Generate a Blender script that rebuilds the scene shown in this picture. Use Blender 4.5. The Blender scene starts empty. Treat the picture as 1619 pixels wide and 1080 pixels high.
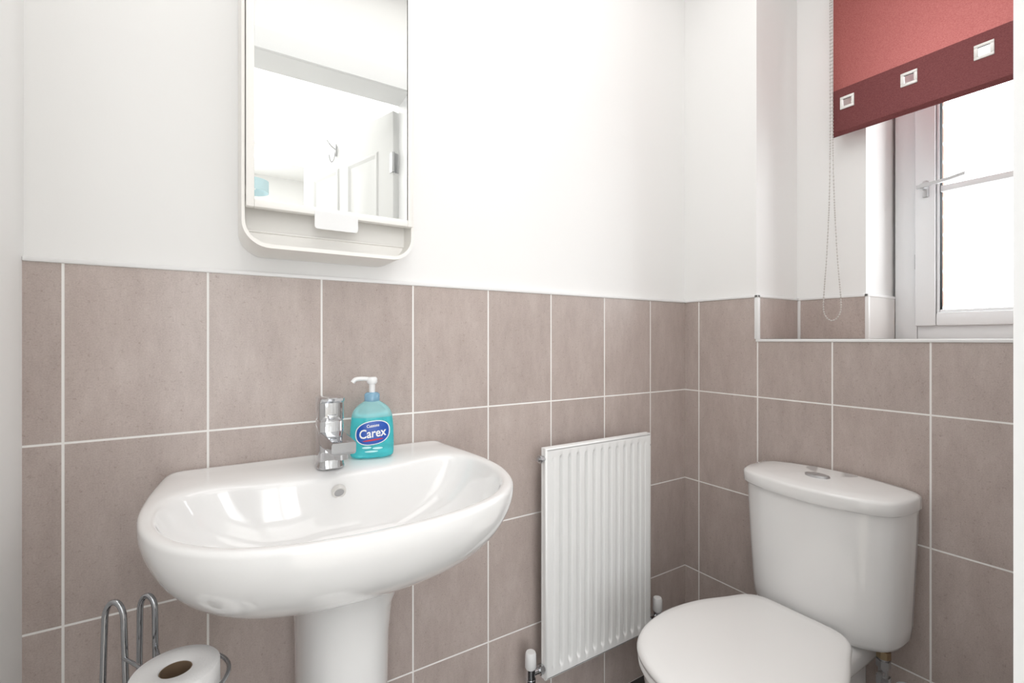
import bpy, bmesh, math, random
from mathutils import Vector, Matrix
random.seed(4)
SC = bpy.context.scene
COL = SC.collection
PI = math.pi
try:
    SC.view_settings.view_transform = 'Standard'
    SC.view_settings.look = 'None'
    SC.view_settings.gamma = 1.12
except Exception:
    pass

# ------------------------------------------------------------------ materials
def mat(name, col=(.8,.8,.8), rough=.5, metal=0, **kw):
    m = bpy.data.materials.new(name); m.use_nodes = True
    b = m.node_tree.nodes['Principled BSDF']
    b.inputs['Base Color'].default_value = (*col, 1)
    b.inputs['Roughness'].default_value = rough
    b.inputs['Metallic'].default_value = metal
    for k, v in kw.items():
        b.inputs[k.replace('_', ' ')].default_value = v
    return m

class NT:
    def __init__(s, m): s.t = m.node_tree; s.n = s.t.nodes; s.l = s.t.links
    def node(s, typ, **kw):
        n = s.n.new(typ)
        for k, v in kw.items(): setattr(n, k, v)
        return n
    def put(s, sock, v):
        if hasattr(v, 'links'): s.l.new(v, sock)
        else: sock.default_value = v
    def math(s, op, a, b=None, c=None, clamp=False):
        n = s.node('ShaderNodeMath', operation=op, use_clamp=clamp)
        s.put(n.inputs[0], a)
        if b is not None: s.put(n.inputs[1], b)
        if c is not None: s.put(n.inputs[2], c)
        return n.outputs[0]
    def noise(s, vec, scale, detail=3, rough=.55):
        n = s.node('ShaderNodeTexNoise'); s.l.new(vec, n.inputs['Vector'])
        n.inputs['Scale'].default_value = scale; n.inputs['Detail'].default_value = detail
        n.inputs['Roughness'].default_value = rough
        return n.outputs[0]
    def ramp(s, fac, stops):
        n = s.node('ShaderNodeValToRGB'); s.l.new(fac, n.inputs[0])
        e = n.color_ramp.elements
        while len(e) < len(stops): e.new(.5)
        for i, (p, c) in enumerate(stops):
            e[i].position = p; e[i].color = (*c, 1)
        return n.outputs[0]
    def mix(s, fac, a, b, mode='MIX'):
        n = s.node('ShaderNodeMix', data_type='RGBA', blend_type=mode)
        s.put(n.inputs[0], fac)
        for sock, v in ((n.inputs[6], a), (n.inputs[7], b)):
            if hasattr(v, 'links'): s.l.new(v, sock)
            else: sock.default_value = (*v, 1)
        return n.outputs[2]

def tile_mat(name, axis, off, grout=True):
    m = mat(name, rough=.38); T = NT(m)
    b = T.n['Principled BSDF']
    tc = T.node('ShaderNodeTexCoord'); vec = tc.outputs['Object']
    sep = T.node('ShaderNodeSeparateXYZ'); T.l.new(vec, sep.inputs[0])
    a = sep.outputs[axis]; z = sep.outputs[2]
    mp = T.node('ShaderNodeMapping'); T.l.new(vec, mp.inputs[0])
    mp.inputs['Rotation'].default_value = (.25, .3, .1); mp.inputs['Scale'].default_value = (1.7, 1.7, .6)
    big = T.noise(mp.outputs[0], 15, 8, .76)
    fine = T.noise(vec, 420, 2, .6)
    spk = T.noise(vec, 130, 4, .75)
    c1 = T.ramp(big, [(.3, (.385, .311, .279)), (.5, (.48, .396, .360)), (.7, (.585, .498, .460))])
    c2 = T.mix(.34, c1, T.ramp(fine, [(.3, (.345, .275, .245)), (.7, (.59, .50, .46))]))
    dots = T.ramp(spk, [(.57, (0, 0, 0)), (.70, (1, 1, 1))])
    c3 = T.mix(T.math('MULTIPLY', dots, .55), c2, (.25, .18, .145))
    u = T.math('DIVIDE', T.math('SUBTRACT', a, off), .2)
    w = T.math('DIVIDE', z, .3)
    if grout:
        wn = T.node('ShaderNodeTexWhiteNoise', noise_dimensions='2D')
        cb = T.node('ShaderNodeCombineXYZ')
        T.l.new(T.math('FLOOR', u), cb.inputs[0]); T.l.new(T.math('FLOOR', w), cb.inputs[1])
        T.l.new(cb.outputs[0], wn.inputs['Vector'])
        v = T.math('ADD', T.math('MULTIPLY', wn.outputs['Value'], .10), .95)
        hs = T.node('ShaderNodeHueSaturation'); T.l.new(c3, hs.inputs['Color']); T.l.new(v, hs.inputs['Value'])
        def edge(x, s):
            f = T.math('FRACT', x)
            return T.math('MULTIPLY', T.math('MINIMUM', f, T.math('SUBTRACT', 1, f)), s)
        d = T.math('MINIMUM', edge(u, .2), edge(w, .3))
        mr = T.node('ShaderNodeMapRange'); T.l.new(d, mr.inputs[0])
        mr.inputs[1].default_value = .0015; mr.inputs[2].default_value = .0022
        mask = mr.outputs[0]                       # 1 on tile, 0 on grout
        col = T.mix(mask, (.95, .93, .90), hs.outputs[0])
        T.l.new(col, b.inputs['Base Color'])
        r = T.math('SUBTRACT', .85, T.math('MULTIPLY', mask, .55))
        T.l.new(r, b.inputs['Roughness'])
        h = T.math('ADD', T.math('MULTIPLY', mask, 1.0), T.math('MULTIPLY', big, .25))
    else:
        T.l.new(c3, b.inputs['Base Color']); h = big
        b.inputs['Roughness'].default_value = .3
    bp = T.node('ShaderNodeBump'); bp.inputs['Strength'].default_value = .3; bp.inputs['Distance'].default_value = .0015
    T.l.new(h, bp.inputs['Height']); T.l.new(bp.outputs[0], b.inputs['Normal'])
    return m

def plaster(name, col):
    m = mat(name, col, .75); T = NT(m); b = T.n['Principled BSDF']
    tc = T.node('ShaderNodeTexCoord')
    n = T.noise(tc.outputs['Object'], 160, 3)
    bp = T.node('ShaderNodeBump'); bp.inputs['Strength'].default_value = .06; bp.inputs['Distance'].default_value = .001
    T.l.new(n, bp.inputs['Height']); T.l.new(bp.outputs[0], b.inputs['Normal'])
    return m

def brick_mat():
    m = mat('outer_brick', (.3, .15, .1), .9); T = NT(m); b = T.n['Principled BSDF']
    tc = T.node('ShaderNodeTexCoord'); mp = T.node('ShaderNodeMapping'); T.l.new(tc.outputs['Object'], mp.inputs[0])
    mp.inputs['Rotation'].default_value = (PI/2, 0, 0)
    br = T.node('ShaderNodeTexBrick'); T.l.new(mp.outputs[0], br.inputs['Vector'])
    br.inputs['Color1'].default_value = (.22, .10, .07, 1); br.inputs['Color2'].default_value = (.30, .16, .11, 1)
    br.inputs['Mortar'].default_value = (.4, .36, .32, 1); br.inputs['Scale'].default_value = 4.5
    T.l.new(br.outputs[0], b.inputs['Base Color'])
    return m

def fabric(name, c0, c1, trans):
    m = bpy.data.materials.new(name); m.use_nodes = True; T = NT(m)
    T.n.remove(T.n['Principled BSDF'])
    out = T.n['Material Output']
    tc = T.node('ShaderNodeTexCoord')
    mp = T.node('ShaderNodeMapping'); T.l.new(tc.outputs['Object'], mp.inputs[0])
    mp.inputs['Scale'].default_value = (1, 1, 3)
    n = T.noise(mp.outputs[0], 330, 3, .7)
    col = T.ramp(n, [(.3, c0), (.7, c1)])
    d = T.node('ShaderNodeBsdfDiffuse'); t = T.node('ShaderNodeBsdfTranslucent'); mx = T.node('ShaderNodeMixShader')
    T.l.new(col, d.inputs[0]); T.l.new(col, t.inputs[0])
    mx.inputs[0].default_value = trans
    T.l.new(d.outputs[0], mx.inputs[1]); T.l.new(t.outputs[0], mx.inputs[2]); T.l.new(mx.outputs[0], out.inputs[0])
    return m

M = {}
M['wall'] = plaster('white_paint', (.93, .925, .915))
M['ceil'] = plaster('ceiling_paint', (.93, .93, .925))
M['brick'] = brick_mat()
M['tile_x'] = tile_mat('wall_tile_back', 0, -.172)
M['tile_y'] = tile_mat('wall_tile_right', 1, -.055)
M['tile_n'] = tile_mat('wall_tile_plain', 0, 0, False)
M['tile_end'] = mat('pale_tile_end', (.80, .775, .755), .2)
M['trim'] = mat('white_trim', (.90, .895, .89), .35)
M['gloss'] = mat('white_gloss_paint', (.86, .865, .87), .3)
M['doorpaint'] = mat('door_paint', (.80, .80, .79), .35)
M['porcelain'] = mat('porcelain', (.91, .905, .90), .08, Coat_Weight=.5, Coat_Roughness=.05)
M['seat'] = mat('seat_plastic', (.91, .90, .89), .2)
M['enamel'] = mat('radiator_enamel', (.90, .90, .89), .25)
M['chrome'] = mat('chrome', (.60, .61, .63), .06, 1)
M['wire'] = mat('chrome_wire', (.40, .41, .43), .12, 1)
M['spout'] = mat('chrome_spout', (.46, .47, .49), .08, 1)
M['satin'] = mat('satin_silver', (.80, .785, .755), .4, .3)
M['handle'] = mat('grey_metal', (.52, .52, .53), .35, .7)
M['brushed'] = mat('brushed_steel', (.46, .46, .47), .28, 1)
M['brass'] = mat('brass', (.36, .27, .17), .3, 1)
M['dark'] = mat('dark_hole', (.02, .02, .02), .6)
M['upvc'] = mat('upvc', (.92, .94, .96), .25)
M['cab'] = mat('cabinet_lacquer', (.96, .935, .89), .45)
M['mirror'] = mat('mirror_glass', (.87, .885, .87), .0, 1)
M['floor'] = mat('dark_vinyl', (.04, .037, .037), .3)
M['carpet'] = mat('hall_carpet', (.72, .67, .60), .9)
M['band'] = fabric('maroon_fabric', (.125, .036, .037), (.205, .068, .068), .2)
M['rose'] = fabric('rose_fabric', (.30, .076, .070), (.49, .163, .150), .52)
M['teal'] = mat('teal_shade', (.38, .52, .56), .8)
M['white'] = mat('white_plastic', (.86, .86, .86), .3)
M['lead'] = mat('glazing_bar_white', (.92, .93, .94), .4)
M['blue'] = mat('label_blue', (.006, .065, .40), .35)
M['cap'] = mat('cap_blue', (.36, .68, .92), .2, Transmission_Weight=.6)
M['red'] = mat('label_red', (.55, .01, .03), .4)
M['ink'] = mat('label_white', (.9, .9, .9), .4)
M['pale'] = mat('label_pale_blue', (.52, .85, .88), .4)
M['card'] = mat('cardboard_core', (.17, .11, .065), .9)
M['bead'] = mat('bead_white', (.62, .59, .56), .3)

def paper_mat():
    m = mat('toilet_tissue', (.87, .86, .86), .95); T = NT(m); b = T.n['Principled BSDF']
    tc = T.node('ShaderNodeTexCoord'); n = T.noise(tc.outputs['Object'], 260, 3, .7)
    bp = T.node('ShaderNodeBump'); bp.inputs['Strength'].default_value = .4; bp.inputs['Distance'].default_value = .002
    T.l.new(n, bp.inputs['Height']); T.l.new(bp.outputs[0], b.inputs['Normal'])
    return m
M['paper'] = paper_mat()

def soap_mat():
    m = mat('soap_bottle', (.05, .62, .66), .05, Transmission_Weight=.68, IOR=1.2); T = NT(m); b = T.n['Principled BSDF']
    tc = T.node('ShaderNodeTexCoord'); s = T.node('ShaderNodeSeparateXYZ'); T.l.new(tc.outputs['Object'], s.inputs[0])
    mr = T.node('ShaderNodeMapRange'); T.l.new(s.outputs[2], mr.inputs[0])
    mr.inputs[1].default_value = .081; mr.inputs[2].default_value = .084
    T.l.new(T.mix(mr.outputs[0], (.13, .90, .97), (.55, .95, .98)), b.inputs['Base Color'])
    return m
M['soap'] = soap_mat()

def pane_mat():
    m = bpy.data.materials.new('window_pane'); m.use_nodes = True; T = NT(m)
    T.n.remove(T.n['Principled BSDF']); out = T.n['Material Output']
    g = T.node('ShaderNodeBsdfGlossy'); g.inputs['Roughness'].default_value = .02
    t = T.node('ShaderNodeBsdfTransparent'); mx = T.node('ShaderNodeMixShader')
    mx.inputs[0].default_value = .04
    T.l.new(t.outputs[0], mx.inputs[1]); T.l.new(g.outputs[0], mx.inputs[2])
    T.l.new(mx.outputs[0], out.inputs[0])
    return m
M['pane'] = pane_mat()

# ------------------------------------------------------------------ mesh helpers
class MB:
    def __init__(s): s.v = []; s.f = []; s.mi = []; s.boxy = False
    def add(s, vs, fs, mi=0):
        o = len(s.v); s.v += [tuple(v) for v in vs]; s.f += [tuple(i + o for i in f) for f in fs]; s.mi += [mi] * len(fs)
        return s
    def box(s, x0, x1, y0, y1, z0, z1, bev=0, mi=0, seg=2):
        s.boxy = True
        bm = bmesh.new(); bmesh.ops.create_cube(bm, size=1)
        for v in bm.verts:
            v.co = Vector(((x0+x1)/2 + v.co.x*abs(x1-x0), (y0+y1)/2 + v.co.y*abs(y1-y0), (z0+z1)/2 + v.co.z*abs(z1-z0)))
        if bev: bmesh.ops.bevel(bm, geom=list(bm.edges), offset=bev, segments=seg, affect='EDGES', profile=.5)
        bm.verts.index_update()
        s.add([v.co[:] for v in bm.verts], [[v.index for v in f.verts] for f in bm.faces], mi); bm.free()
        return s
    def loft(s, rings, cap0=True, cap1=True, mi=0):
        n = len(rings[0]); vs = [p for r in rings for p in r]; fs = []
        for k in range(len(rings)-1):
            for i in range(n):
                j = (i+1) % n
                fs.append((k*n+i, k*n+j, (k+1)*n+j, (k+1)*n+i))
        if cap0: fs.append(tuple(range(n-1, -1, -1)))
        if cap1: fs.append(tuple((len(rings)-1)*n + i for i in range(n)))
        return s.add(vs, fs, mi)
    def lathe(s, prof, c=(0,0,0), axis='z', n=32, mi=0, cap0=True, cap1=True):
        rings = []
        for r, h in prof:
            ring = []
            for i in range(n):
                a = 2*PI*i/n; p, q = r*math.cos(a), r*math.sin(a)
                if axis == 'z': v = (p, q, h)
                elif axis == 'x': v = (h, p, q)
                else: v = (q, h, p)
                ring.append((v[0]+c[0], v[1]+c[1], v[2]+c[2]))
            rings.append(ring)
        return s.loft(rings, cap0, cap1, mi)
    def tube(s, pts, r, n=10, closed=False, mi=0):
        P = [Vector(p) for p in pts]; m = len(P); rings = []
        up = None
        for i in range(m):
            if closed: t = P[(i+1) % m] - P[i-1]
            else: t = P[min(i+1, m-1)] - P[max(i-1, 0)]
            t.normalize()
            if up is None:
                up = Vector((0,0,1)) if abs(t.z) < .9 else Vector((1,0,0))
            a = (up - t*up.dot(t)).normalized(); b = t.cross(a); up = a
            rings.append([(P[i] + a*r*math.cos(2*PI*k/n) + b*r*math.sin(2*PI*k/n))[:] for k in range(n)])
        if closed:
            rings.append(rings[0]); return s.loft(rings, False, False, mi)
        return s.loft(rings, True, True, mi)
    def xf(s, mtx):
        s.v = [(mtx @ Vector(v))[:] for v in s.v]; return s
    def build(s, name, mats, parent=None, angle=None, sub=0, smooth=True):
        if angle is None: angle = 25 if s.boxy else 50
        me = bpy.data.meshes.new(name); me.from_pydata(s.v, [], s.f)
        bm = bmesh.new(); bm.from_mesh(me)
        bmesh.ops.remove_doubles(bm, verts=bm.verts, dist=1e-6)
        bmesh.ops.recalc_face_normals(bm, faces=bm.faces); 
        bm.to_mesh(me); bm.free()
        if not isinstance(mats, (list, tuple)): mats = [mats]
        for m in mats: me.materials.append(m)
        if len(mats) > 1 and len(me.polygons) == len(s.mi):
            for p, i in zip(me.polygons, s.mi): p.material_index = i
        if smooth:
            for p in me.polygons: p.use_smooth = True
            me.set_sharp_from_angle(angle=math.radians(angle))
        o = bpy.data.objects.new(name, me); COL.objects.link(o)
        if parent:
            o.parent = parent; o.matrix_parent_inverse = OFF.get(parent.name, Matrix())
        if sub:
            md = o.modifiers.new('sub', 'SUBSURF'); md.levels = sub; md.render_levels = sub
        return o
OFF = {}
def thing(name, label, cat, loc, rz=0, group=None):
    o = bpy.data.objects.new(name, None); COL.objects.link(o)
    o.location = loc; o.empty_display_size = .05; o.rotation_euler.z = rz
    o['label'] = label; o['category'] = cat
    if group: o['group'] = group
    OFF[o.name] = Matrix.Translation(-Vector(loc)) if rz == 0 else Matrix()
    return o
def struct(o, label):
    o['kind'] = 'structure'; o['label'] = label; o['category'] = o.name.split('_')[0]
    return o
def catmull(pts, closed=True, k=12):
    n = len(pts); out = []
    for i in range(n if closed else n-1):
        p0, p1, p2, p3 = (pts[(i-1) % n], pts[i], pts[(i+1) % n], pts[(i+2) % n]) if closed else \
            (pts[max(i-1,0)], pts[i], pts[i+1], pts[min(i+2,n-1)])
        for j in range(k):
            t = j/k
            out.append(tuple(.5*((2*b)+(-a+c)*t+(2*a-5*b+4*c-d)*t*t+(-a+3*b-3*c+d)*t**3) for a,b,c,d in zip(p0,p1,p2,p3)))
    if not closed: out.append(pts[-1])
    return out
def polar(half, c, n):
    """half outline (x>=0) from back to front, mirrored; returns n points at even angles about c"""
    full = half + [(-x, y) for x, y in reversed(half) if x > 1e-6]
    d = catmull(full, True, 16)
    pr = sorted((math.atan2(y-c[1], x-c[0]), math.hypot(x-c[0], y-c[1])) for x, y in d)
    pr = [(pr[-1][0]-2*PI, pr[-1][1])] + pr + [(pr[0][0]+2*PI, pr[0][1])]
    out = []; k = 0
    for i in range(n):
        a = -PI + 2*PI*(i+.5)/n
        while pr[k+1][0] < a: k += 1
        (a0, r0), (a1, r1) = pr[k], pr[k+1]
        r = r0 + (r1-r0)*(a-a0)/max(a1-a0, 1e-9)
        out.append((c[0]+r*math.cos(a), c[1]+r*math.sin(a)))
    return out

# ------------------------------------------------------------------ camera
CAM = Vector((-1.367, -1.05, 1.07))
cd = bpy.data.cameras.new('camera'); cam = bpy.data.objects.new('camera', cd); COL.objects.link(cam)
cam.location = CAM; cam.rotation_euler = (PI/2, 0, -math.atan2(.536, .844))
cd.sensor_width = 36; cd.lens = 36*749/1619; cd.clip_start = .01; cd.shift_y = -3/1619
SC.camera = cam
def LF(l, f, z): return (CAM.x + f*.536 + l*.844, CAM.y + f*.844 - l*.536, z)

# ------------------------------------------------------------------ setting
LX = -1.62; FY = -.94; HY = -3.5
b = MB().box(LX-.1, .5, FY-.06, .1, -.1, 0).box(-2.8, .6, HY-.1, FY-.06, -.1, 0, mi=1)
struct(b.build('floor', [M['floor'], M['carpet']], smooth=False), 'dark vinyl floor running under the toilet')
struct(MB().box(-2.8, .6, HY-.1, .2, 2.4, 2.5).build('ceiling', M['ceil'], smooth=False), 'plain white ceiling above the room')

wb = struct(MB().box(LX-.1, .1, .008, .1, 0, 2.4).build('wall_back', M['wall'], smooth=False), 'white painted wall behind basin, mirror cabinet and radiator')
MB().box(LX, 0, 0, .008, 0, 1.197).build('tile_panel', M['tile_x'], wb, smooth=False)
wl = struct(MB().box(LX-.1, LX, HY*0+FY-.06, .1, 0, 2.4).build('wall_left', M['wall'], smooth=False), 'plain white wall at far left edge')
# right wall : boxed-in corner column, half-height boxing, outer wall with window opening
b = MB()
b.box(.008, .24, -.247, .02, 0, 2.4)
b.box(.008, .24, FY, -.247, 0, 1.062)
b.box(.24, .48, -.439, .1, 0, 2.4)
b.box(.24, .48, FY-.06, -.908, 0, 2.4)
b.box(.24, .48, -.908, -.439, 0, 1.062)
b.box(.24, .48, -.908, -.439, 2.05, 2.4)
wr = struct(b.build('wall_right', M['wall'], smooth=False), 'white wall with boxed ledge and window recess behind toilet')
MB().box(0, .008, -.2545, 0, 0, 1.197).box(0, .008, FY, -.2545, 0, 1.064).build('tile_panel', M['tile_y'], wr, smooth=False)
MB().box(.010, .230, -.255, -.247, 1.073, 1.197).box(.232, .24, -.444, -.259, 1.073, 1.197)\
    .box(.008, .44, FY, -.255, 1.06, 1.068).build('recess_tile', M['tile_n'], wr, smooth=False)
MB().box(.236, .42, -.447, -.439, 1.073, 1.197).build('tile_end', M['tile_end'], wr, smooth=False)
MB().box(.49, .525, -.535, -.40, .95, 2.3).build('brick_reveal', M['brick'], wr, smooth=False)
# white tile edge trims
def trim(n, b, label): return struct(b.build('trim_%d' % n, M['trim']), label)
trim(1, MB().box(LX, .002, -.003, .009, 1.195, 1.203, .002), 'white edge strip along tile top behind basin')
trim(2, MB().box(-.003, .009, -.258, -.002, 1.195, 1.203, .002).box(-.003, .235, -.258, -.246, 1.195, 1.203, .002)
     .box(.229, .241, -.449, -.25, 1.195, 1.203, .002).box(.229, .42, -.4495, -.438, 1.195, 1.203, .002), 'white edge strip on top of recess tiles beside window')
trim(3, MB().box(-.003, .010, FY, -.25, 1.0635, 1.0715, .002), 'white edge strip along ledge above toilet')
trim(4, MB().box(-.003, .010, -.258, -.246, 1.0715, 1.195, .002).box(.227, .235, -.262, -.254, 1.0685, 1.195, .002)
     .box(.229, .24, -.450, -.440, 1.0685, 1.195, .002), 'white upright corner strips of tiled window recess')
# front wall with doorway, lining and architrave
DX0, DX1, DZ = -1.50, -.722, 2.02
b = MB().box(LX-.1, DX0-.03, FY-.12, FY, 0, 2.4).box(DX1+.03, .5, FY-.12, FY, 0, 2.4).box(DX0-.03, DX1+.03, FY-.12, FY, DZ+.03, 2.4)
struct(b.build('wall_front', M['wall'], smooth=False), 'white wall with doorway seen in mirror')
b = MB().box(DX1, DX1+.03, FY-.125, FY+.002, 0, DZ+.03).box(DX0-.03, DX0, FY-.125, FY+.002, 0, DZ+.03).box(DX0, DX1, FY-.125, FY+.002, DZ, DZ+.03)
b.box(DX1+.0005, DX1+.067, FY, FY+.015, 0, DZ+.067).box(DX0-.067, DX0-.0005, FY, FY+.015, 0, DZ+.067).box(DX0-.0005, DX1+.0005, FY, FY+.015, DZ+.0005, DZ+.067)
trim(5, b, 'white door lining and architrave at right edge').data.materials[0] = M['gloss']
# hall (unseen window opening added in the far wall for fill daylight)
b = MB().box(-1.22, .6, HY-.1, HY, 0, 2.4).box(-2.8, -2.62, HY-.1, HY, 0, 2.4).box(-2.62, -1.22, HY-.1, HY, 0, .35).box(-2.62, -1.22, HY-.1, HY, 2.15, 2.4)
struct(b.build('wall_hall_back', M['wall'], smooth=False), 'bright white hall wall seen in mirror')
b = MB()
for x0, x1 in ((-2.62, -2.57), (-1.945, -1.895), (-1.27, -1.22)): b.box(x0, x1, HY-.08, HY-.03, .35, 2.15, .004)
b.box(-2.57, -1.27, HY-.08, HY-.03, .35, .40, .004).box(-2.57, -1.27, HY-.08, HY-.03, 2.10, 2.15, .004)
struct(b.build('window_added', M['upvc']), 'white framed unseen window added to light the hall')
struct(MB().box(-2.8, -2.7, HY, FY-.12, 0, 2.4).build('wall_hall_left', M['wall'], smooth=False), 'white hall side wall beyond doorway')
struct(MB().box(.5, .6, HY, FY-.12, 0, 2.4).build('wall_hall_right', M['wall'], smooth=False), 'white hall side wall behind open door')
struct(MB().box(-2.8, LX-.1, FY-.12, FY-.05, 0, 2.4).build('wall_hall_front', M['wall'], smooth=False), 'white hall wall beside doorway')

# door_1 open into the hall
W_, H_ = .74, 2.0
b = MB().box(0, W_, -.0175, .0175, .01, H_, .002)
dm = Matrix.Translation((-.727, -1.075, 0)) @ Matrix.Rotation(math.atan2(-.951, -.308), 4, 'Z')
door = struct(b.xf(dm).build('door_1', M['doorpaint']), 'white panelled door standing open, reflected in mirror')
b = MB()
def bevring(u0, u1, z0, z1, y): return [(u0, y, z0), (u1, y, z0), (u1, y, z1), (u0, y, z1)]
for u0, u1 in ((.10, .335), (.405, .64)):
    for z0, z1 in ((1.02, 1.86), (.22, .90)):
        for sy in (-1, 1):
            rr = []
            for ins, dy in ((0,.0172),(.006,.0235),(.014,.0245),(.026,.0178),(.050,.0178),(.068,.0225)):
                rr.append(bevring(u0+ins, u1-ins, z0+ins, z1-ins, sy*dy))
            b.loft(rr, False, True)
b.xf(dm).build('panel_moulding', M['doorpaint'], door, angle=20)
for z in (1.79, .25):
    b = MB()
    b.lathe([(.006, z-.04), (.006, z+.04)], (-.004, -.019, 0), n=16).box(-.002, .022, -.0195, -.0165, z-.04, z+.04).box(-.0005, .001, -.019, .016, z-.04, z+.04)
    b.xf(dm).build('hinge', M['brushed'], door)
for sg in (-1,):
    b = MB().tube(catmull([(.43, sg*.020, 1.975), (.43, sg*.024, 1.94), (.43, sg*.03, 1.905), (.425, sg*.045, 1.885), (.42, sg*.056, 1.893), (.42, sg*.06, 1.912)], False, 6), .0025, 8)
    b.tube(catmull([(.43, sg*.024, 1.95), (.425, sg*.05, 1.96), (.42, sg*.072, 1.978)], False, 6), .0025, 8)
    b.box(.423, .437, min(0, sg*.0255), max(0, sg*.0255), 1.92, 1.965, .001)
    b.xf(dm).build('hook', M['brushed'], door, angle=50)

# ------------------------------------------------------------------ window
w = MB()
FX0, FX1 = .42, .48
w.box(FX0, FX1, -.502, -.447, 1.07, 2.05, .004).box(FX0, FX1, -.90, -.845, 1.07, 2.05, .004)
w.box(FX0, FX1, -.845, -.502, 1.07, 1.112, .004).box(FX0, FX1, -.845, -.502, 2.0, 2.05, .004)
win = struct(w.build('window_1', M['upvc']), 'white plastic framed casement window under red blind')
s = MB()
SX0, SX1 = .406, .465
s.box(SX0, SX1, -.549, -.500, 1.110, 2.002, .005).box(SX0, SX1, -.847, -.799, 1.110, 2.002, .005)
s.box(SX0, SX1, -.799, -.549, 1.110, 1.149, .005).box(SX0, SX1, -.799, -.549, 1.962, 2.002, .005)
MB.build(s, 'sash', M['upvc'], win)
s = MB()
s.box(.413, .440, -.556, -.547, 1.147, 1.964, .003).box(.413, .440, -.801, -.792, 1.147, 1.964, .003)
s.box(.413, .440, -.792, -.556, 1.147, 1.157, .003).box(.413, .440, -.792, -.556, 1.954, 1.964, .003)
s.build('glazing_bead', M['upvc'], win)
MB().add([(.427,-.793,1.156),(.427,-.555,1.156),(.427,-.555,1.955),(.427,-.793,1.955)], [(0,1,2,3)]).build('pane', M['pane'], win, smooth=False)
MB().box(.419, .435, -.793, -.555, 1.499, 1.517, .002).build('glazing_bar', M['lead'], win)
h = MB().box(.398, .408, -.534, -.520, 1.487, 1.535, .003).lathe([(.008, 0), (.008, .030)], (.372, -.527, 1.515), 'x', 20)
h.loft([[(.368+dx, y, z+dz) for dx, dz in ((-.003,-.0045),(.006,-.0045),(.006,.0045),(-.003,.0045))] for y, z in ((-.516,1.513),(-.54,1.515),(-.59,1.519),(-.622,1.525))])
MB.build(h, 'handle', M['handle'], win)
MB().box(.409, .421, -.5045, -.4985, 1.28, 1.325, .002).build('latch', M['brushed'], win)

# ------------------------------------------------------------------ roller blind
bl = thing('roller_blind', 'red roller blind with darker lower band and square eyelets over the window', 'blind', (.19, -.65, 1.67))
BX, BY0, BY1 = .19, -.93, -.375
ZB, ZM, ZT, ZC = 1.67, 1.803, 2.14, 1.760
ey = [-.412, -.556, -.700, -.844]; hs = .0105
MB().add([(BX, BY0, ZM), (BX, BY1, ZM), (BX, BY1, ZT), (BX, BY0, ZT)], [(0,1,2,3)]).build('fabric', M['rose'], bl, smooth=False)
ys = sorted([BY0, BY1] + [y+d for y in ey for d in (-hs, hs)]); zs = [ZB, ZC-hs, ZC+hs, ZM+.001]
b = MB()
for i in range(len(ys)-1):
    for k in range(3):
        if k == 1 and any(abs((ys[i]+ys[i+1])/2 - y) < .003 for y in ey): continue
        b.add([(BX-.001, ys[i], zs[k]), (BX-.001, ys[i+1], zs[k]), (BX-.001, ys[i+1], zs[k+1]), (BX-.001, ys[i], zs[k+1])], [(0,1,2,3)])
b.build('band', M['band'], bl, smooth=False)
MB().box(BX-.003, BX+.003, BY0, BY1+.002, ZB-.002, ZB+.010, .001).build('hem', M['band'], bl)
for y in ey:
    b = MB(); o = .0178
    x0, x1 = BX-.004, BX+.003
    b.box(x0, x1, y-o, y+o, ZC-o, ZC-hs, .0008).box(x0, x1, y-o, y+o, ZC+hs, ZC+o, .0008)
    b.box(x0, x1, y-o, y-hs, ZC-hs, ZC+hs, .0008).box(x0, x1, y+hs, y+o, ZC-hs, ZC+hs, .0008)
    b.build('eyelet', M['satin'], bl)
MB().lathe([(.018, BY0), (.018, BY1-.002)], (BX+.018, 0, 2.145), 'y', 20).build('roller', M['white'], bl)
MB().box(BX-.01, .24, BY1, BY1+.012, 2.115, 2.175, .002).build('bracket', M['white'], bl)
path = catmull([(.185, -.3685, 2.14), (.185, -.3685, 1.6), (.185, -.361, 1.35), (.185, -.351, 1.19), (.185, -.354, 1.145), (.185, -.374, 1.126),
                (.185, -.394, 1.145), (.185, -.397, 1.19), (.185, -.386, 1.35), (.185, -.377, 1.6), (.185, -.3725, 2.14)], False, 60)
ico = bmesh.new(); bmesh.ops.create_icosphere(ico, subdivisions=1, radius=.0027); ico.verts.index_update()
iv = [v.co.copy() for v in ico.verts]; jf = [[v.index for v in f.verts] for f in ico.faces]
b = MB(); last = None
for p in path:
    p = Vector(p)
    if last is None or (p-last).length >= .0068:
        b.add([(v+p)[:] for v in iv], jf); last = p
b.tube(path[::6], .0009, 5)
b.build('bead_chain', M['bead'], bl, angle=80)

# ------------------------------------------------------------------ mirror cabinet
CX = -1.168
cb = thing('mirror_cabinet', 'off-white wall cabinet with mirror door and open shelf above basin', 'cabinet', (CX, 0, 1.24))
def rrect(hw, z0, z1, r, n=10):
    pts = []
    for cx, cz, a0 in ((hw-r, z0+r, -PI/2), (hw-r, z1-r, 0), (-hw+r, z1-r, PI/2), (-hw+r, z0+r, PI)):
        for i in range(n+1):
            a = a0 + PI/2*i/n; pts.append((CX+cx+r*math.cos(a), cz+r*math.sin(a)))
    return pts
HW, CZ0, CZ1, CD = .155, 1.232, 1.86, -.112
o_ = rrect(HW, CZ0, CZ1, .045); i_ = rrect(HW-.005, CZ0+.007, CZ1-.005, .040)
ring = lambda pts, y: [(x, y, z) for x, z in pts]
MB().loft([ring(o_, .007), ring(o_, CD), ring(i_, CD), ring(i_, .0)]).build('case', M['cab'], cb, angle=50)
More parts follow.
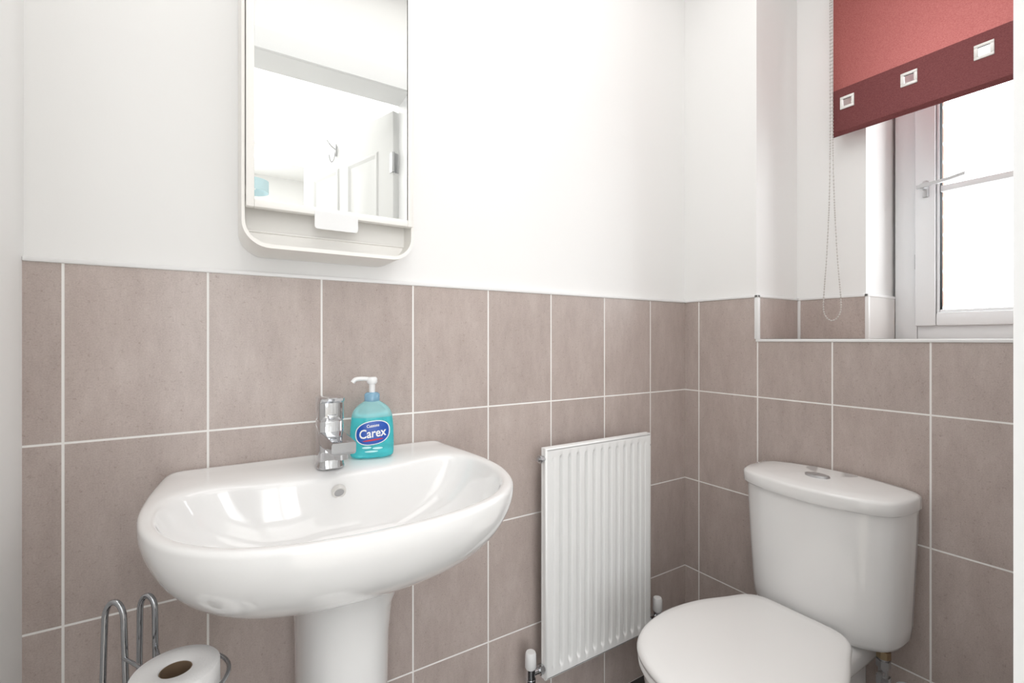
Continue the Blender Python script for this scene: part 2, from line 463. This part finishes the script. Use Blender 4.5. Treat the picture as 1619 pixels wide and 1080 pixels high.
MB().box(CX-HW+.005, CX+HW-.005, -.100, -.062, 1.334, 1.340).build('shelf', M['cab'], cb)
bp_ = rrect(HW-.0045, CZ0+.0065, 1.345, .0395)
MB().loft([ring(bp_, -.062), ring(bp_, -.068)]).build('back_panel', M['cab'], cb)  # added ahead of the cabinet's back to brighten the shelf recess
MB().box(CX-HW+.006, CX+HW-.006, -.072, -.067, 1.266, 1.270, .001).build('back_rail', M['cab'], cb)
dz0, dz1 = 1.300, 1.85; dl, dr = CX-HW+.0065, CX+HW-.0045; fy0, fy1 = -.122, -.106
d = MB().box(dl, dl+.0125, fy0, fy1, dz0, dz1, .0015).box(dr-.011, dr, fy0, fy1, dz0, dz1, .0015)
d.box(dl+.0125, dr-.011, fy0, fy1, dz0, dz0+.0135, .0015).box(dl+.0125, dr-.011, fy0, fy1, dz1-.0135, dz1, .0015)
dr_o = d.build('door', M['cab'], cb)
MB().box(dl+.011, dr-.010, -.1185, -.108, dz0+.012, dz1-.012).build('mirror', M['mirror'], dr_o, smooth=False)
def tab(hw, z0, z1, r):
    pts = [(CX+hw, z1), (CX-hw, z1)]
    for cx, a0 in ((-hw+r, PI), (hw-r, 1.5*PI)):
        for i in range(7):
            a = a0 + PI/2*i/6; pts.append((CX+cx+r*math.cos(a), z0+r+r*math.sin(a)))
    return pts
tp = tab(.039, 1.274, 1.306, .006)
MB().loft([ring(tp, -.1225), ring(tp, -.1245)]).build('handle_tab', M['white'], dr_o)
MB().box(CX+.128, CX+.137, -.084, -.076, 1.322, 1.335).build('hinge_stop', M['dark'], cb)

# ------------------------------------------------------------------ basin
BXC = -1.172
bs = thing('pedestal_basin', 'white ceramic hand basin on pedestal against tiled wall', 'basin', (BXC, -.15, 0))
N = 128
OC = (0, -.25)
Oh = [(0, 0), (.15, 0), (.245, 0), (.263, -.002), (.270, -.016), (.273, -.05), (.279, -.11), (.282, -.17), (.281, -.235), (.270, -.30), (.243, -.365), (.195, -.418), (.13, -.450), (.06, -.464), (0, -.467)]
Ih = [(0, -.150), (.07, -.150), (.135, -.141), (.190, -.134), (.230, -.145), (.253, -.178), (.259, -.228), (.252, -.29), (.226, -.351), (.178, -.401), (.115, -.430), (.05, -.442), (0, -.444)]
O = polar(Oh, OC, N); I = polar(Ih, OC, N)
rings = []
for sc, z in ((.22,.658),(.40,.660),(.56,.667),(.70,.682),(.82,.706),(.905,.735),(.96,.765),(.99,.792),(1.0,.810),(.999,.818)):
    rings.append([(BXC+x*sc, -.02+(y+.02)*sc if y < -.02 else y, z) for x, y in O])
def lip(y): return .006 if y > -.012 else 0
for t, z in ((.02,.8225),(.07,.8255),(.2,.8285),(.45,.829),(.7,.8285),(.88,.8265),(1.0,.8215)):
    rr = []
    for (x, y), (p, q) in zip(O, I):
        xx, yy = x+(p-x)*t, y+(q-y)*t
        back = max(0, min(1, (yy+.15)/.1))
        rr.append((BXC+xx, yy, z + .003*back + (lip(yy) if t < .1 else 0)))
    rings.append(rr)
for sc, z in ((.985,.812),(.955,.797),(.905,.775),(.83,.753),(.72,.733),(.56,.718),(.38,.709),(.2,.705)):
    rings.append([(BXC+x*sc, -.265+(y+.265)*sc, z) for x, y in I])
rings = [[(x, min(y, -.0005), z) for x, y, z in r] for r in rings]
bowl = MB().loft(rings).build('bowl', M['porcelain'], bs, angle=80, sub=1)
# overflow & drain
ofm = Matrix.Translation((BXC, -.1585, .7955)) @ Matrix.Rotation(math.radians(25), 4, 'X')
MB().lathe([(.0085, .0), (.0085, -.004), (.0115, -.005), (.0125, -.002), (.0125, .004)], (0,0,0), 'y', 24).xf(ofm).build('overflow_ring', M['satin'], bs)
MB().lathe([(.0090, -.001), (.0090, -.0035)], (0,0,0), 'y', 24).xf(ofm).build('overflow_hole', M['brushed'], bs)
MB().lathe([(.03, .704), (.03, .708), (.024, .7085), (.02, .706)], (BXC, -.275, 0)).build('drain', M['chrome'], bs)
def dring(hw, yb, yf, z, n=48):
    pts = []
    cy = (yb+yf)/2 + .02
    for i in range(n):
        a = 2*PI*i/n; c, s_ = math.cos(a), math.sin(a)
        k = 2.4
        x = hw*abs(c)**(2/k)*(1 if c > 0 else -1)
        y = cy + (abs(s_)**(2/k))*((yb-cy) if s_ > 0 else -(cy-yf))
        pts.append((BXC+.006+x, y, z))
    return pts
MB().loft([dring(.092,-.06,-.295,0), dring(.090,-.06,-.292,.03), dring(.080,-.06,-.275,.09), dring(.0755,-.06,-.265,.25), dring(.0745,-.06,-.265,.45),
           dring(.0765,-.06,-.270,.56), dring(.082,-.055,-.282,.62), dring(.094,-.05,-.302,.655), dring(.110,-.04,-.32,.678)]).build('pedestal', M['porcelain'], bs, angle=60)

# ------------------------------------------------------------------ tap
tx, ty, tz = -1.177, -.105, .830
tp_ = thing('mixer_tap', 'chrome single lever mixer tap on basin rim', 'tap', (tx, ty, tz))
def tsec(hx, hy, z, n=3.4, k=48, dy=0):
    r = []
    for i in range(k):
        t = 2*PI*i/k; c, s_ = math.cos(t), math.sin(t)
        r.append((tx+hx*math.copysign(abs(c)**(2/n), c), ty+dy+hy*math.copysign(abs(s_)**(2/n), s_), tz+z))
    return r
MB().loft([tsec(.0256,.0256,0,2.8), tsec(.0256,.0256,.003,2.8), tsec(.0240,.0240,.006,3), tsec(.0234,.0234,.02,3.2), tsec(.0234,.0236,.086,3.2), tsec(.0222,.0224,.088,3.2)]).build('body', M['chrome'], tp_, angle=40)
MB().loft([tsec(.0222,.0222,.0875,3), tsec(.0222,.0222,.0895,3), tsec(.0238,.0242,.0900,3.2), tsec(.0241,.0245,.092,3.2), tsec(.0241,.0246,.122,3.2), tsec(.0241,.0295,.1265,3.2,48,-.005), tsec(.0240,.0305,.1310,3.2,48,-.006), tsec(.0225,.0288,.1325,3.2,48,-.006)]).build('lever', M['chrome'], tp_, angle=40)
MB().box(tx-.008, tx+.008, ty-.0305, ty-.018, tz+.094, tz+.100, .0015).build('lever_tab', M['chrome'], tp_)
def srr(hw, hh, y, zc, r=.006, n=4):
    pts = []
    for cx, cz, a0 in ((hw-r, -hh+r, -PI/2), (hw-r, hh-r, 0), (-hw+r, hh-r, PI/2), (-hw+r, -hh+r, PI)):
        for i in range(n+1):
            a = a0+PI/2*i/n; pts.append((tx+cx+r*math.cos(a), y, zc+cz+r*math.sin(a)))
    return pts
MB().loft([srr(.0215,.013,ty,tz+.056,.004), srr(.0215,.0125,ty-.05,tz+.056,.004), srr(.021,.011,ty-.112,tz+.055,.004), srr(.020,.010,ty-.115,tz+.055,.004)]).build('spout', M['spout'], tp_, angle=30)
MB().lathe([(.012, .034), (.012, .05)], (tx, ty-.095, tz), n=24).build('aerator', M['brushed'], tp_)

# ------------------------------------------------------------------ soap dispenser
sx, sy_, sz = -1.089, -.078, .8315
sp = thing('soap_dispenser', 'turquoise hand wash pump bottle with blue label beside tap', 'soap bottle', (sx, sy_, sz), math.radians(-12))
prof = [(.038,.020,0),(.0425,.024,.003),(.0435,.0255,.012),(.0435,.026,.04),(.0425,.0255,.065),(.0405,.0245,.085),(.036,.022,.097),(.026,.018,.107),(.016,.0145,.112),(.0135,.0135,.116)]
def sup(a, b_, z, n=2.5, k=48):
    r = []
    for i in range(k):
        t = 2*PI*i/k; c, s_ = math.cos(t), math.sin(t)
        r.append((a*math.copysign(abs(c)**(2/n), c), b_*math.copysign(abs(s_)**(2/n), s_), z))
    return r
MB().loft([sup(a, b_, z) for a, b_, z in prof]).build('bottle', M['soap'], sp, angle=60, sub=1)
MB().lathe([(.0148,.113),(.0152,.115),(.0152,.127),(.011,.131)], n=24).build('collar', M['cap'], sp)
MB().lathe([(.006,.13),(.006,.152)], n=16).build('stem', M['white'], sp)
b = MB().lathe([(.008,.148),(.0105,.151),(.0105,.159),(.008,.162)], n=20)
b.tube(catmull([(0,0,.157),(-.018,-.002,.159),(-.032,-.003,.158),(-.038,-.0035,.152)], False, 5), .0045, 10)
b.build('pump_head', M['white'], sp)
def bf(x, z, off):
    for (a0,b0,z0),(a1,b1,z1) in zip(prof, prof[1:]):
        if z0 <= z <= z1: t=(z-z0)/(z1-z0); a=a0+(a1-a0)*t; b_=b0+(b1-b0)*t; break
    q = min(.999, abs(x)/a)
    return (x, -b_*(1-q**2.5)**(1/2.5)-off, z)
TILT = .10
def patch(zc, hw, hh, off, ex=2.0, tilt=TILT, xo=0):
    vs, fs = [], []; R, K = 6, 40
    vs.append(bf(xo, zc, off))
    for r in range(1, R+1):
        for k in range(K):
            t = 2*PI*k/K; c, s_ = math.cos(t), math.sin(t)
            x = hw*r/R*math.copysign(abs(c)**(2/ex), c); z = hh*r/R*math.copysign(abs(s_)**(2/ex), s_)
            vs.append(bf(x+xo, zc+z+x*tilt, off))
    for k in range(K):
        fs.append((0, 1+k, 1+(k+1) % K))
        for r in range(R-1):
            fs.append((1+r*K+k, 1+(r+1)*K+k, 1+(r+1)*K+(k+1) % K, 1+r*K+(k+1) % K))
    return MB().add(vs, fs)
patch(.0525, .0335, .0240, .0008, 2.4).build('label', M['ink'], sp)
patch(.0525, .0315, .0225, .0012, 2.4).build('label_badge', M['blue'], sp)
def text(body, width, zc, m, name, off, xo=0, tall=1.15):
    cu = bpy.data.curves.new('txt', 'FONT'); cu.body = body; cu.align_x = 'CENTER'; cu.resolution_u = 3
    cu.offset = .016
    o = bpy.data.objects.new('txt', cu); COL.objects.link(o)
    dg = bpy.context.evaluated_depsgraph_get()
    me = bpy.data.meshes.new_from_object(o.evaluated_get(dg))
    xs = [v.co.x for v in me.vertices]; yy = [v.co.y for v in me.vertices]
    sc = width/(max(xs)-min(xs)); cx = (max(xs)+min(xs))/2; cy = (max(yy)+min(yy))/2
    vs = [bf((v.co.x-cx)*sc+xo, zc+(v.co.y-cy)*sc*tall+((v.co.x-cx)*sc)*TILT, off) for v in me.vertices]
    fs = [tuple(p.vertices) for p in me.polygons]
    bpy.data.objects.remove(o)
    MB().add(vs, fs).build(name, m, sp, smooth=False)
text('Carex', .052, .0525, M['ink'], 'lettering', .0018, 0, 1.2)
text('Cussons', .024, .0670, M['ink'], 'lettering', .0018)
patch(.0385, .020, .0016, .0018, 2).build('label_swoosh', M['red'], sp)
for x, z, rx, rz_ in ((-.012,.0235,.009,.0022),(.009,.0215,.010,.0022),(-.003,.0155,.013,.0018)):
    patch(z, rx, rz_, .0011, 2, 0, x).build('label_bubble', M['pale'], sp, smooth=False)

# ------------------------------------------------------------------ radiator
ra = thing('radiator', 'white ribbed panel radiator on tiled wall between basin and toilet', 'radiator', (-.457, -.06, .2))
X0, X1, Z0, Z1, Y = -.649, -.260, .200, .792, -.080
NF = 12; nx = NF*16; zl = [Z0+.006, Z0+.020, Z0+.024, Z0+.028, Z0+.032, Z0+.036] + [Z0+.036+(Z1-Z0-.072)*i/10 for i in range(1, 10)] + [Z1-.036, Z1-.032, Z1-.028, Z1-.024, Z1-.020, Z1-.006]
mx0, mx1 = X0+.022, X1-.022
def sm(t): t = max(0, min(1, t)); return t*t*(3-2*t)
xl = [X0+.004, X0+.014] + [mx0+(mx1-mx0)*i/nx for i in range(nx+1)] + [X1-.014, X1-.004]
vs = []; fs = []
for z in zl:
    g = sm((z-Z0-.020)/.015)*sm((Z1-.020-z)/.015)
    for x in xl:
        if mx0 < x < mx1:
            ph = ((x-mx0)/(mx1-mx0)*NF) % 1
            f = 1-sm((min(ph, 1-ph)-.04)/.19)
            f *= sm((x-mx0)/.006)*sm((mx1-x)/.006)
        else: f = 0
        vs.append((x, Y + .0138*f*g, z))
n = len(xl)
for k in range(len(zl)-1):
    for i in range(n-1): fs.append((k*n+i, k*n+i+1, (k+1)*n+i+1, (k+1)*n+i))
b = MB().add(vs, fs).box(X0, X1, Y+.0145, Y+.020, Z0, Z1)
def rimr(dx, y): return [(X0+dx,y,Z0+dx),(X1-dx,y,Z0+dx),(X1-dx,y,Z1-dx),(X0+dx,y,Z1-dx)]
b.loft([rimr(.001,Y+.016), rimr(.0,Y+.006), rimr(.001,Y+.002), rimr(.0045,Y-.0003)], False, False)
b.build('panel', M['enamel'], ra, angle=50)
b = MB()
for i in range(24):
    x = X0+.025+i*.0147; b.box(x, x+.001, Y+.020, Y+.045, Z0+.04, Z1-.04)
b.box(X0+.02, X1-.02, Y+.0198, Y+.0205, Z0+.03, Z1-.03)
b.build('convector_fins', M['enamel'], ra, smooth=False)
for x in (X0+.07, X1-.09):
    for z in (Z0+.06, Z1-.1):
        MB().box(x, x+.02, Y+.020, -.001, z, z+.04, .002).build('bracket', M['enamel'], ra)
MB().lathe([(.011,-.014),(.011,-.010),(.008,-.010),(.008,.004)], (X0, Y+.010, Z1-.027), 'x', 6).lathe([(.005,-.02),(.005,-.012)], (X0, Y+.010, Z1-.027), 'x', 12).build('bleed_plug', M['brushed'], ra)
MB().lathe([(.011,.014),(.011,.010),(.008,.010),(.008,-.004)], (X1, Y+.024, Z1-.04), 'x', 6).build('bleed_plug', M['brushed'], ra)
for sgn, x in ((-1, X0), (1, X1)):
    xv = x+sgn*.040; zz = Z0+.03
    b = MB().lathe([(.008, min(0, sgn*.040)), (.008, max(0, sgn*.040))], (x, Y+.010, zz), 'x', 14).lathe([(.013, min(sgn*.004, sgn*.016)), (.013, max(sgn*.004, sgn*.016))], (x, Y+.010, zz), 'x', 6)
    b.lathe([(.0, zz-.03), (.013, zz-.03), (.013, zz-.012), (.0115, zz-.012), (.0115, zz+.016), (.0, zz+.018)], (xv, Y+.010, 0), n=16, cap0=False, cap1=False)
    v_ = b.build('valve', M['chrome'], ra)
    MB().lathe([(.012, zz+.014), (.0145, zz+.018), (.0135, zz+.05), (.0115, zz+.055), (0, zz+.056)], (xv, Y+.010, 0), n=24, cap1=False).build('valve_cap', M['white'], v_)
    MB().lathe([(.0075, 0), (.0075, zz-.03)], (xv, Y+.010, 0), n=14).build('pipe', M['white'], ra)

# ------------------------------------------------------------------ toilet
TY = -.465
to = thing('toilet', 'white close-coupled toilet with closed lid below window ledge', 'toilet', (-.33, TY, 0))
def cis(hw, d, z, bow=.03, xb=-.012):
    """plan outline of the tank: flat back at xb, bowed front"""
    half = [(xb, 0), (xb, hw*.6), (xb, hw-.012), (xb-.008, hw-.002), (xb-.03, hw), (xb-d*.45, hw-.002), (xb-d+bow+.022, hw-.014), (xb-d+bow+.002, hw-.036), (xb-d+bow*.55, hw*.60), (xb-d+bow*.15, hw*.3), (xb-d, 0)]
    h2 = [(y, x) for x, y in half]
    P = polar(h2, (0, xb-d*.5), 72)
    return [(p[1], TY+p[0], z) for p in P]
rg = [cis(.135,.125,.374,.02), cis(.150,.142,.3755,.024), cis(.158,.150,.380,.026), cis(.1635,.155,.391,.028), cis(.167,.158,.42,.03), cis(.172,.163,.53,.03), cis(.1765,.166,.64,.03), cis(.1775,.167,.690,.03)]
MB().loft(rg).build('tank', M['porcelain'], to, angle=50)
rg = [cis(.172,.164,.688,.03), cis(.181,.176,.6885,.031), cis(.183,.1785,.692,.031), cis(.183,.179,.714,.031), cis(.1815,.1775,.719,.031), cis(.177,.173,.722,.03), cis(.15,.148,.7265,.026), cis(.11,.12,.7305,.02), cis(.06,.08,.733,.012)]
MB().loft(rg).build('tank_lid', M['porcelain'], to, angle=50)
def oval(kx, ky, z, n=48): return [(-.100+kx*math.cos(2*PI*i/n), TY+ky*math.sin(2*PI*i/n), z) for i in range(n)]
fb = MB().loft([oval(.0185,.028,.727), oval(.0185,.028,.7350), oval(.0175,.027,.7365), oval(.016,.0255,.7365), oval(.0155,.025,.7355)]).build('flush_button', M['handle'], to, angle=40)
for s_ in (-1, 1):
    pts = [(.0145*math.cos(PI*i/16), .0238*math.sin(PI*i/16)) for i in range(17)]
    def half(k, z): return [(-.100+x*k, TY+s_*(.0009+y*k), z) for x, y in pts]
    MB().loft([half(1,.733), half(1,.7366), half(.93,.7371)]).build('button_half', M['handle'], fb, angle=35)
# lid and seat outlines (front towards -x)
def egg(k, z, grow=0, back=-.184, dx=0):
    half = [(0, back), (.06, back), (.095, back-.006), (.120, back-.030), (.139, back-.08), (.165, back-.15), (.178, back-.22), (.178, back-.285), (.160, back-.362), (.120, back-.42), (.06, back-.452), (0, back-.460)]
    P = polar(half, (0, back-.22), 96)
    c = (0, back-.22)
    out = []
    for x, y in P:
        l = math.hypot(x-c[0], y-c[1]); f = (l*k+grow)/l
        out.append((c[1]+(y-c[1])*f+dx, TY+(x-c[0])*f, z))
    return out
MB().loft([egg(1,.404,-.004), egg(1,.406,0), egg(1,.414,.001), egg(1,.420,-.003), egg(1,.4235,-.010), egg(.85,.426), egg(.6,.428), egg(.3,.429)]).build('seat_lid', M['seat'], to, angle=60)
MB().loft([egg(1,.386,-.006), egg(1,.388,-.002), egg(1,.398,-.001), egg(1,.404,-.006)]).build('seat', M['seat'], to, angle=50)
for s_ in (-1, 1): MB().lathe([(.010, -.022), (.010, .022)], (-.190, TY+s_*.075, .398), 'y', 16).build('hinge', M['seat'], to)
# pan
b = MB().loft([egg(1,.387,-.012), egg(1,.35,-.014), egg(.93,.29,-.012,dx=.015), egg(.78,.22,-.01,dx=.04), egg(.66,.13,-.008,dx=.06), egg(.62,.05,-.008,dx=.065), egg(.66,.0,-.006,dx=.06)][::-1])
b.box(-.26, -.02, TY-.105, TY+.105, .31, .3735, .02, seg=4).box(-.33, -.03, TY-.085, TY+.085, .0, .34, .025, seg=4)
b.build('pan', M['porcelain'], to, angle=50)
# water inlet under the tank
IY = TY-.128
b = MB().lathe([(.0145,.347),(.0145,.364),(.010,.364),(.010,.378)], (-.075, IY, 0), n=8)
b.build('inlet_nut', M['brass'], to, angle=30)
b = MB().lathe([(.010,.275),(.010,.349)], (-.075, IY, 0), n=16).lathe([(.014,.325),(.014,.342)], (-.075, IY, 0), n=6).lathe([(.014,.285),(.014,.305)], (-.075, IY, 0), n=6).lathe([(.006,-.02),(.006,0)], (-.075, IY, .315), 'x', 10)
b.build('isolating_valve', M['brushed'], to, angle=30)
MB().tube(catmull([(-.075,IY,.28),(-.075,IY-.001,.262),(-.065,IY-.005,.250),(-.03,TY-.148,.248),(-.001,TY-.15,.248)], False, 6), .0075, 12).build('supply_pipe', M['chrome'], to)
MB().lathe([(.026,-.006),(.024,-.002),(.024,-.0005)], (0, TY-.15, .248), 'x', 28).build('pipe_collar', M['white'], to)

# ------------------------------------------------------------------ toilet roll stand and roll
rc = LF(-.426, .60, 0)
st = thing('toilet_roll_stand', 'chrome wire toilet roll stand on floor left of basin pedestal', 'roll holder', (rc[0], rc[1], 0))
def circ(r, z, n=40): return [(rc[0]+r*math.cos(2*PI*i/n), rc[1]+r*math.sin(2*PI*i/n), z) for i in range(n)]
wr_ = .0038
RT = .552; HR = .058
def uloop(l, f, hw0, hw1, zt):
    R = Vector((.844, -.536, 0)); c = Vector(LF(l, f, 0)); pts = []
    pts.append(c - R*hw1 + Vector((0,0,.004)))
    for z in (.2, .4, .55): pts.append(c - R*(hw1-(hw1-hw0)*(z/zt)**3) + Vector((0,0,z)))
    for i in range(0, 13):
        a = PI - PI*i/12; pts.append(c + R*hw0*math.cos(a) + Vector((0,0,zt-hw0*1.9+hw0*1.9*math.sin(a))))
    for z in (.55, .4, .2): pts.append(c + R*(hw1-(hw1-hw0)*(z/zt)**3) + Vector((0,0,z)))
    pts.append(c + R*hw1 + Vector((0,0,.004)))
    return [p[:] for p in pts]
loops = ((-.544,.648,.0130,.021,.711), (-.517,.672,.0105,.0140,.707))
for l, f, a0, a1, zt in loops:
    MB().tube(uloop(l, f, a0, a1, zt), wr_, 12).build('wire_loop', M['wire'], st)
for z in (RT+.083, RT): MB().tube(circ(HR, z), .0027, 10, True).build('hoop', M['wire'], st)
MB().tube(circ(.085, .005), .004, 10, True).build('base_ring', M['wire'], st)
for a in (0, PI/3, 2*PI/3):
    c_, s_ = math.cos(a)*HR, math.sin(a)*HR
    MB().tube([(rc[0]-c_, rc[1]-s_, RT), (rc[0]+c_, rc[1]+s_, RT)], .002, 8).build('cross_wire', M['wire'], st)
for z in (RT, RT+.083, .006):
    for l, f, *_ in loops:
        p = Vector(LF(l, f, z)); q = Vector((rc[0], rc[1], z)); dd = (p-q).normalized()
        MB().tube([(q+dd*(HR if z > .1 else .083))[:], (p+Vector((.844,-.536,0))*.012)[:]], .0024, 8).build('link_wire', M['wire'], st)
for ang in (-75,):
    a = math.radians(ang); p = (rc[0]+(HR+.0015)*math.cos(a), rc[1]+(HR+.0015)*math.sin(a))
    MB().tube([(p[0], p[1], .005), (p[0], p[1], RT+.084)], .0028, 8).build('upright', M['wire'], st)
rz0 = RT+.0022
ro = thing('toilet_roll', 'white toilet roll with cardboard core in wire stand', 'toilet roll', (rc[0], rc[1], rz0))
pr = [(.0178,.001),(.046,.0),(.048,.002),(.0485,.05),(.048,.098),(.0465,.1),(.034,.1008),(.0195,.1),(.0178,.0985),(.0178,.001)]
MB().lathe(pr, (rc[0], rc[1], rz0), n=64, cap0=False, cap1=False).build('paper', M['paper'], ro, angle=50)
MB().lathe([(.0176,.001),(.0176,.0975),(.0163,.0975),(.0163,.001),(.0176,.001)], (rc[0], rc[1], rz0), n=40, cap0=False, cap1=False).build('core', M['card'], ro)

# ------------------------------------------------------------------ hall pendant (seen in the mirror)
px_, py_ = -1.135, -2.8
pl = thing('pendant_lamp', 'teal drum shade hanging from hall ceiling, reflected in mirror', 'lamp', (px_, py_, 2.4))
MB().lathe([(.1,2.06),(.1,2.135),(.097,2.135),(.097,2.06),(.1,2.06)], (px_, py_, 0), n=40, cap0=False, cap1=False).build('shade', M['teal'], pl)
MB().lathe([(.004,2.12),(.004,2.38)], (px_, py_, 0), n=10).build('cord', M['white'], pl)
MB().lathe([(.03,2.375),(.042,2.39),(.042,2.40)], (px_, py_, 0), n=24).build('ceiling_rose', M['white'], pl)
b = MB().lathe([(.02,2.08),(.02,2.14)], (px_, py_, 0), n=16)
for a in (0, 2*PI/3, 4*PI/3): b.tube([(px_, py_, 2.13), (px_+.098*math.cos(a), py_+.098*math.sin(a), 2.13)], .002, 6)
b.build('lamp_holder', M['white'], pl)

# ------------------------------------------------------------------ light
wd = bpy.data.worlds.new('sky'); SC.world = wd; wd.use_nodes = True
bg = wd.node_tree.nodes['Background']; bg.inputs[0].default_value = (.96, .985, 1, 1); bg.inputs[1].default_value = 6.4
def area(name, loc, sx_, sy2, e, col=(1,1,1), rot=(0,0,0), portal=False):
    l = bpy.data.lights.new(name, 'AREA'); l.shape = 'RECTANGLE'; l.size = sx_; l.size_y = sy2; l.energy = e; l.color = col
    o = bpy.data.objects.new(name, l); COL.objects.link(o); o.location = loc; o.rotation_euler = rot
    if portal: l.cycles.is_portal = True
    return o
area('ceiling_fill', (-.86, -.50, 2.39), 1.4, .6, 6.2, (1, .985, .965))  # added fill light, no fitting seen on this ceiling
area('hall_fill', (-1.3, -2.2, 2.39), 2.2, 1.8, 21, (1, .98, .95))  # added fill for the hall and doorway, separate from the pendant
area('window_portal', (.485, -.674, 1.56), .95, .44, 1, rot=(0, PI/2, 0), portal=True)
area('added_window_portal', (-1.92, HY-.105, 1.25), 1.4, 1.8, 1, rot=(PI/2, 0, 0), portal=True)  # samples sky through the added hall window
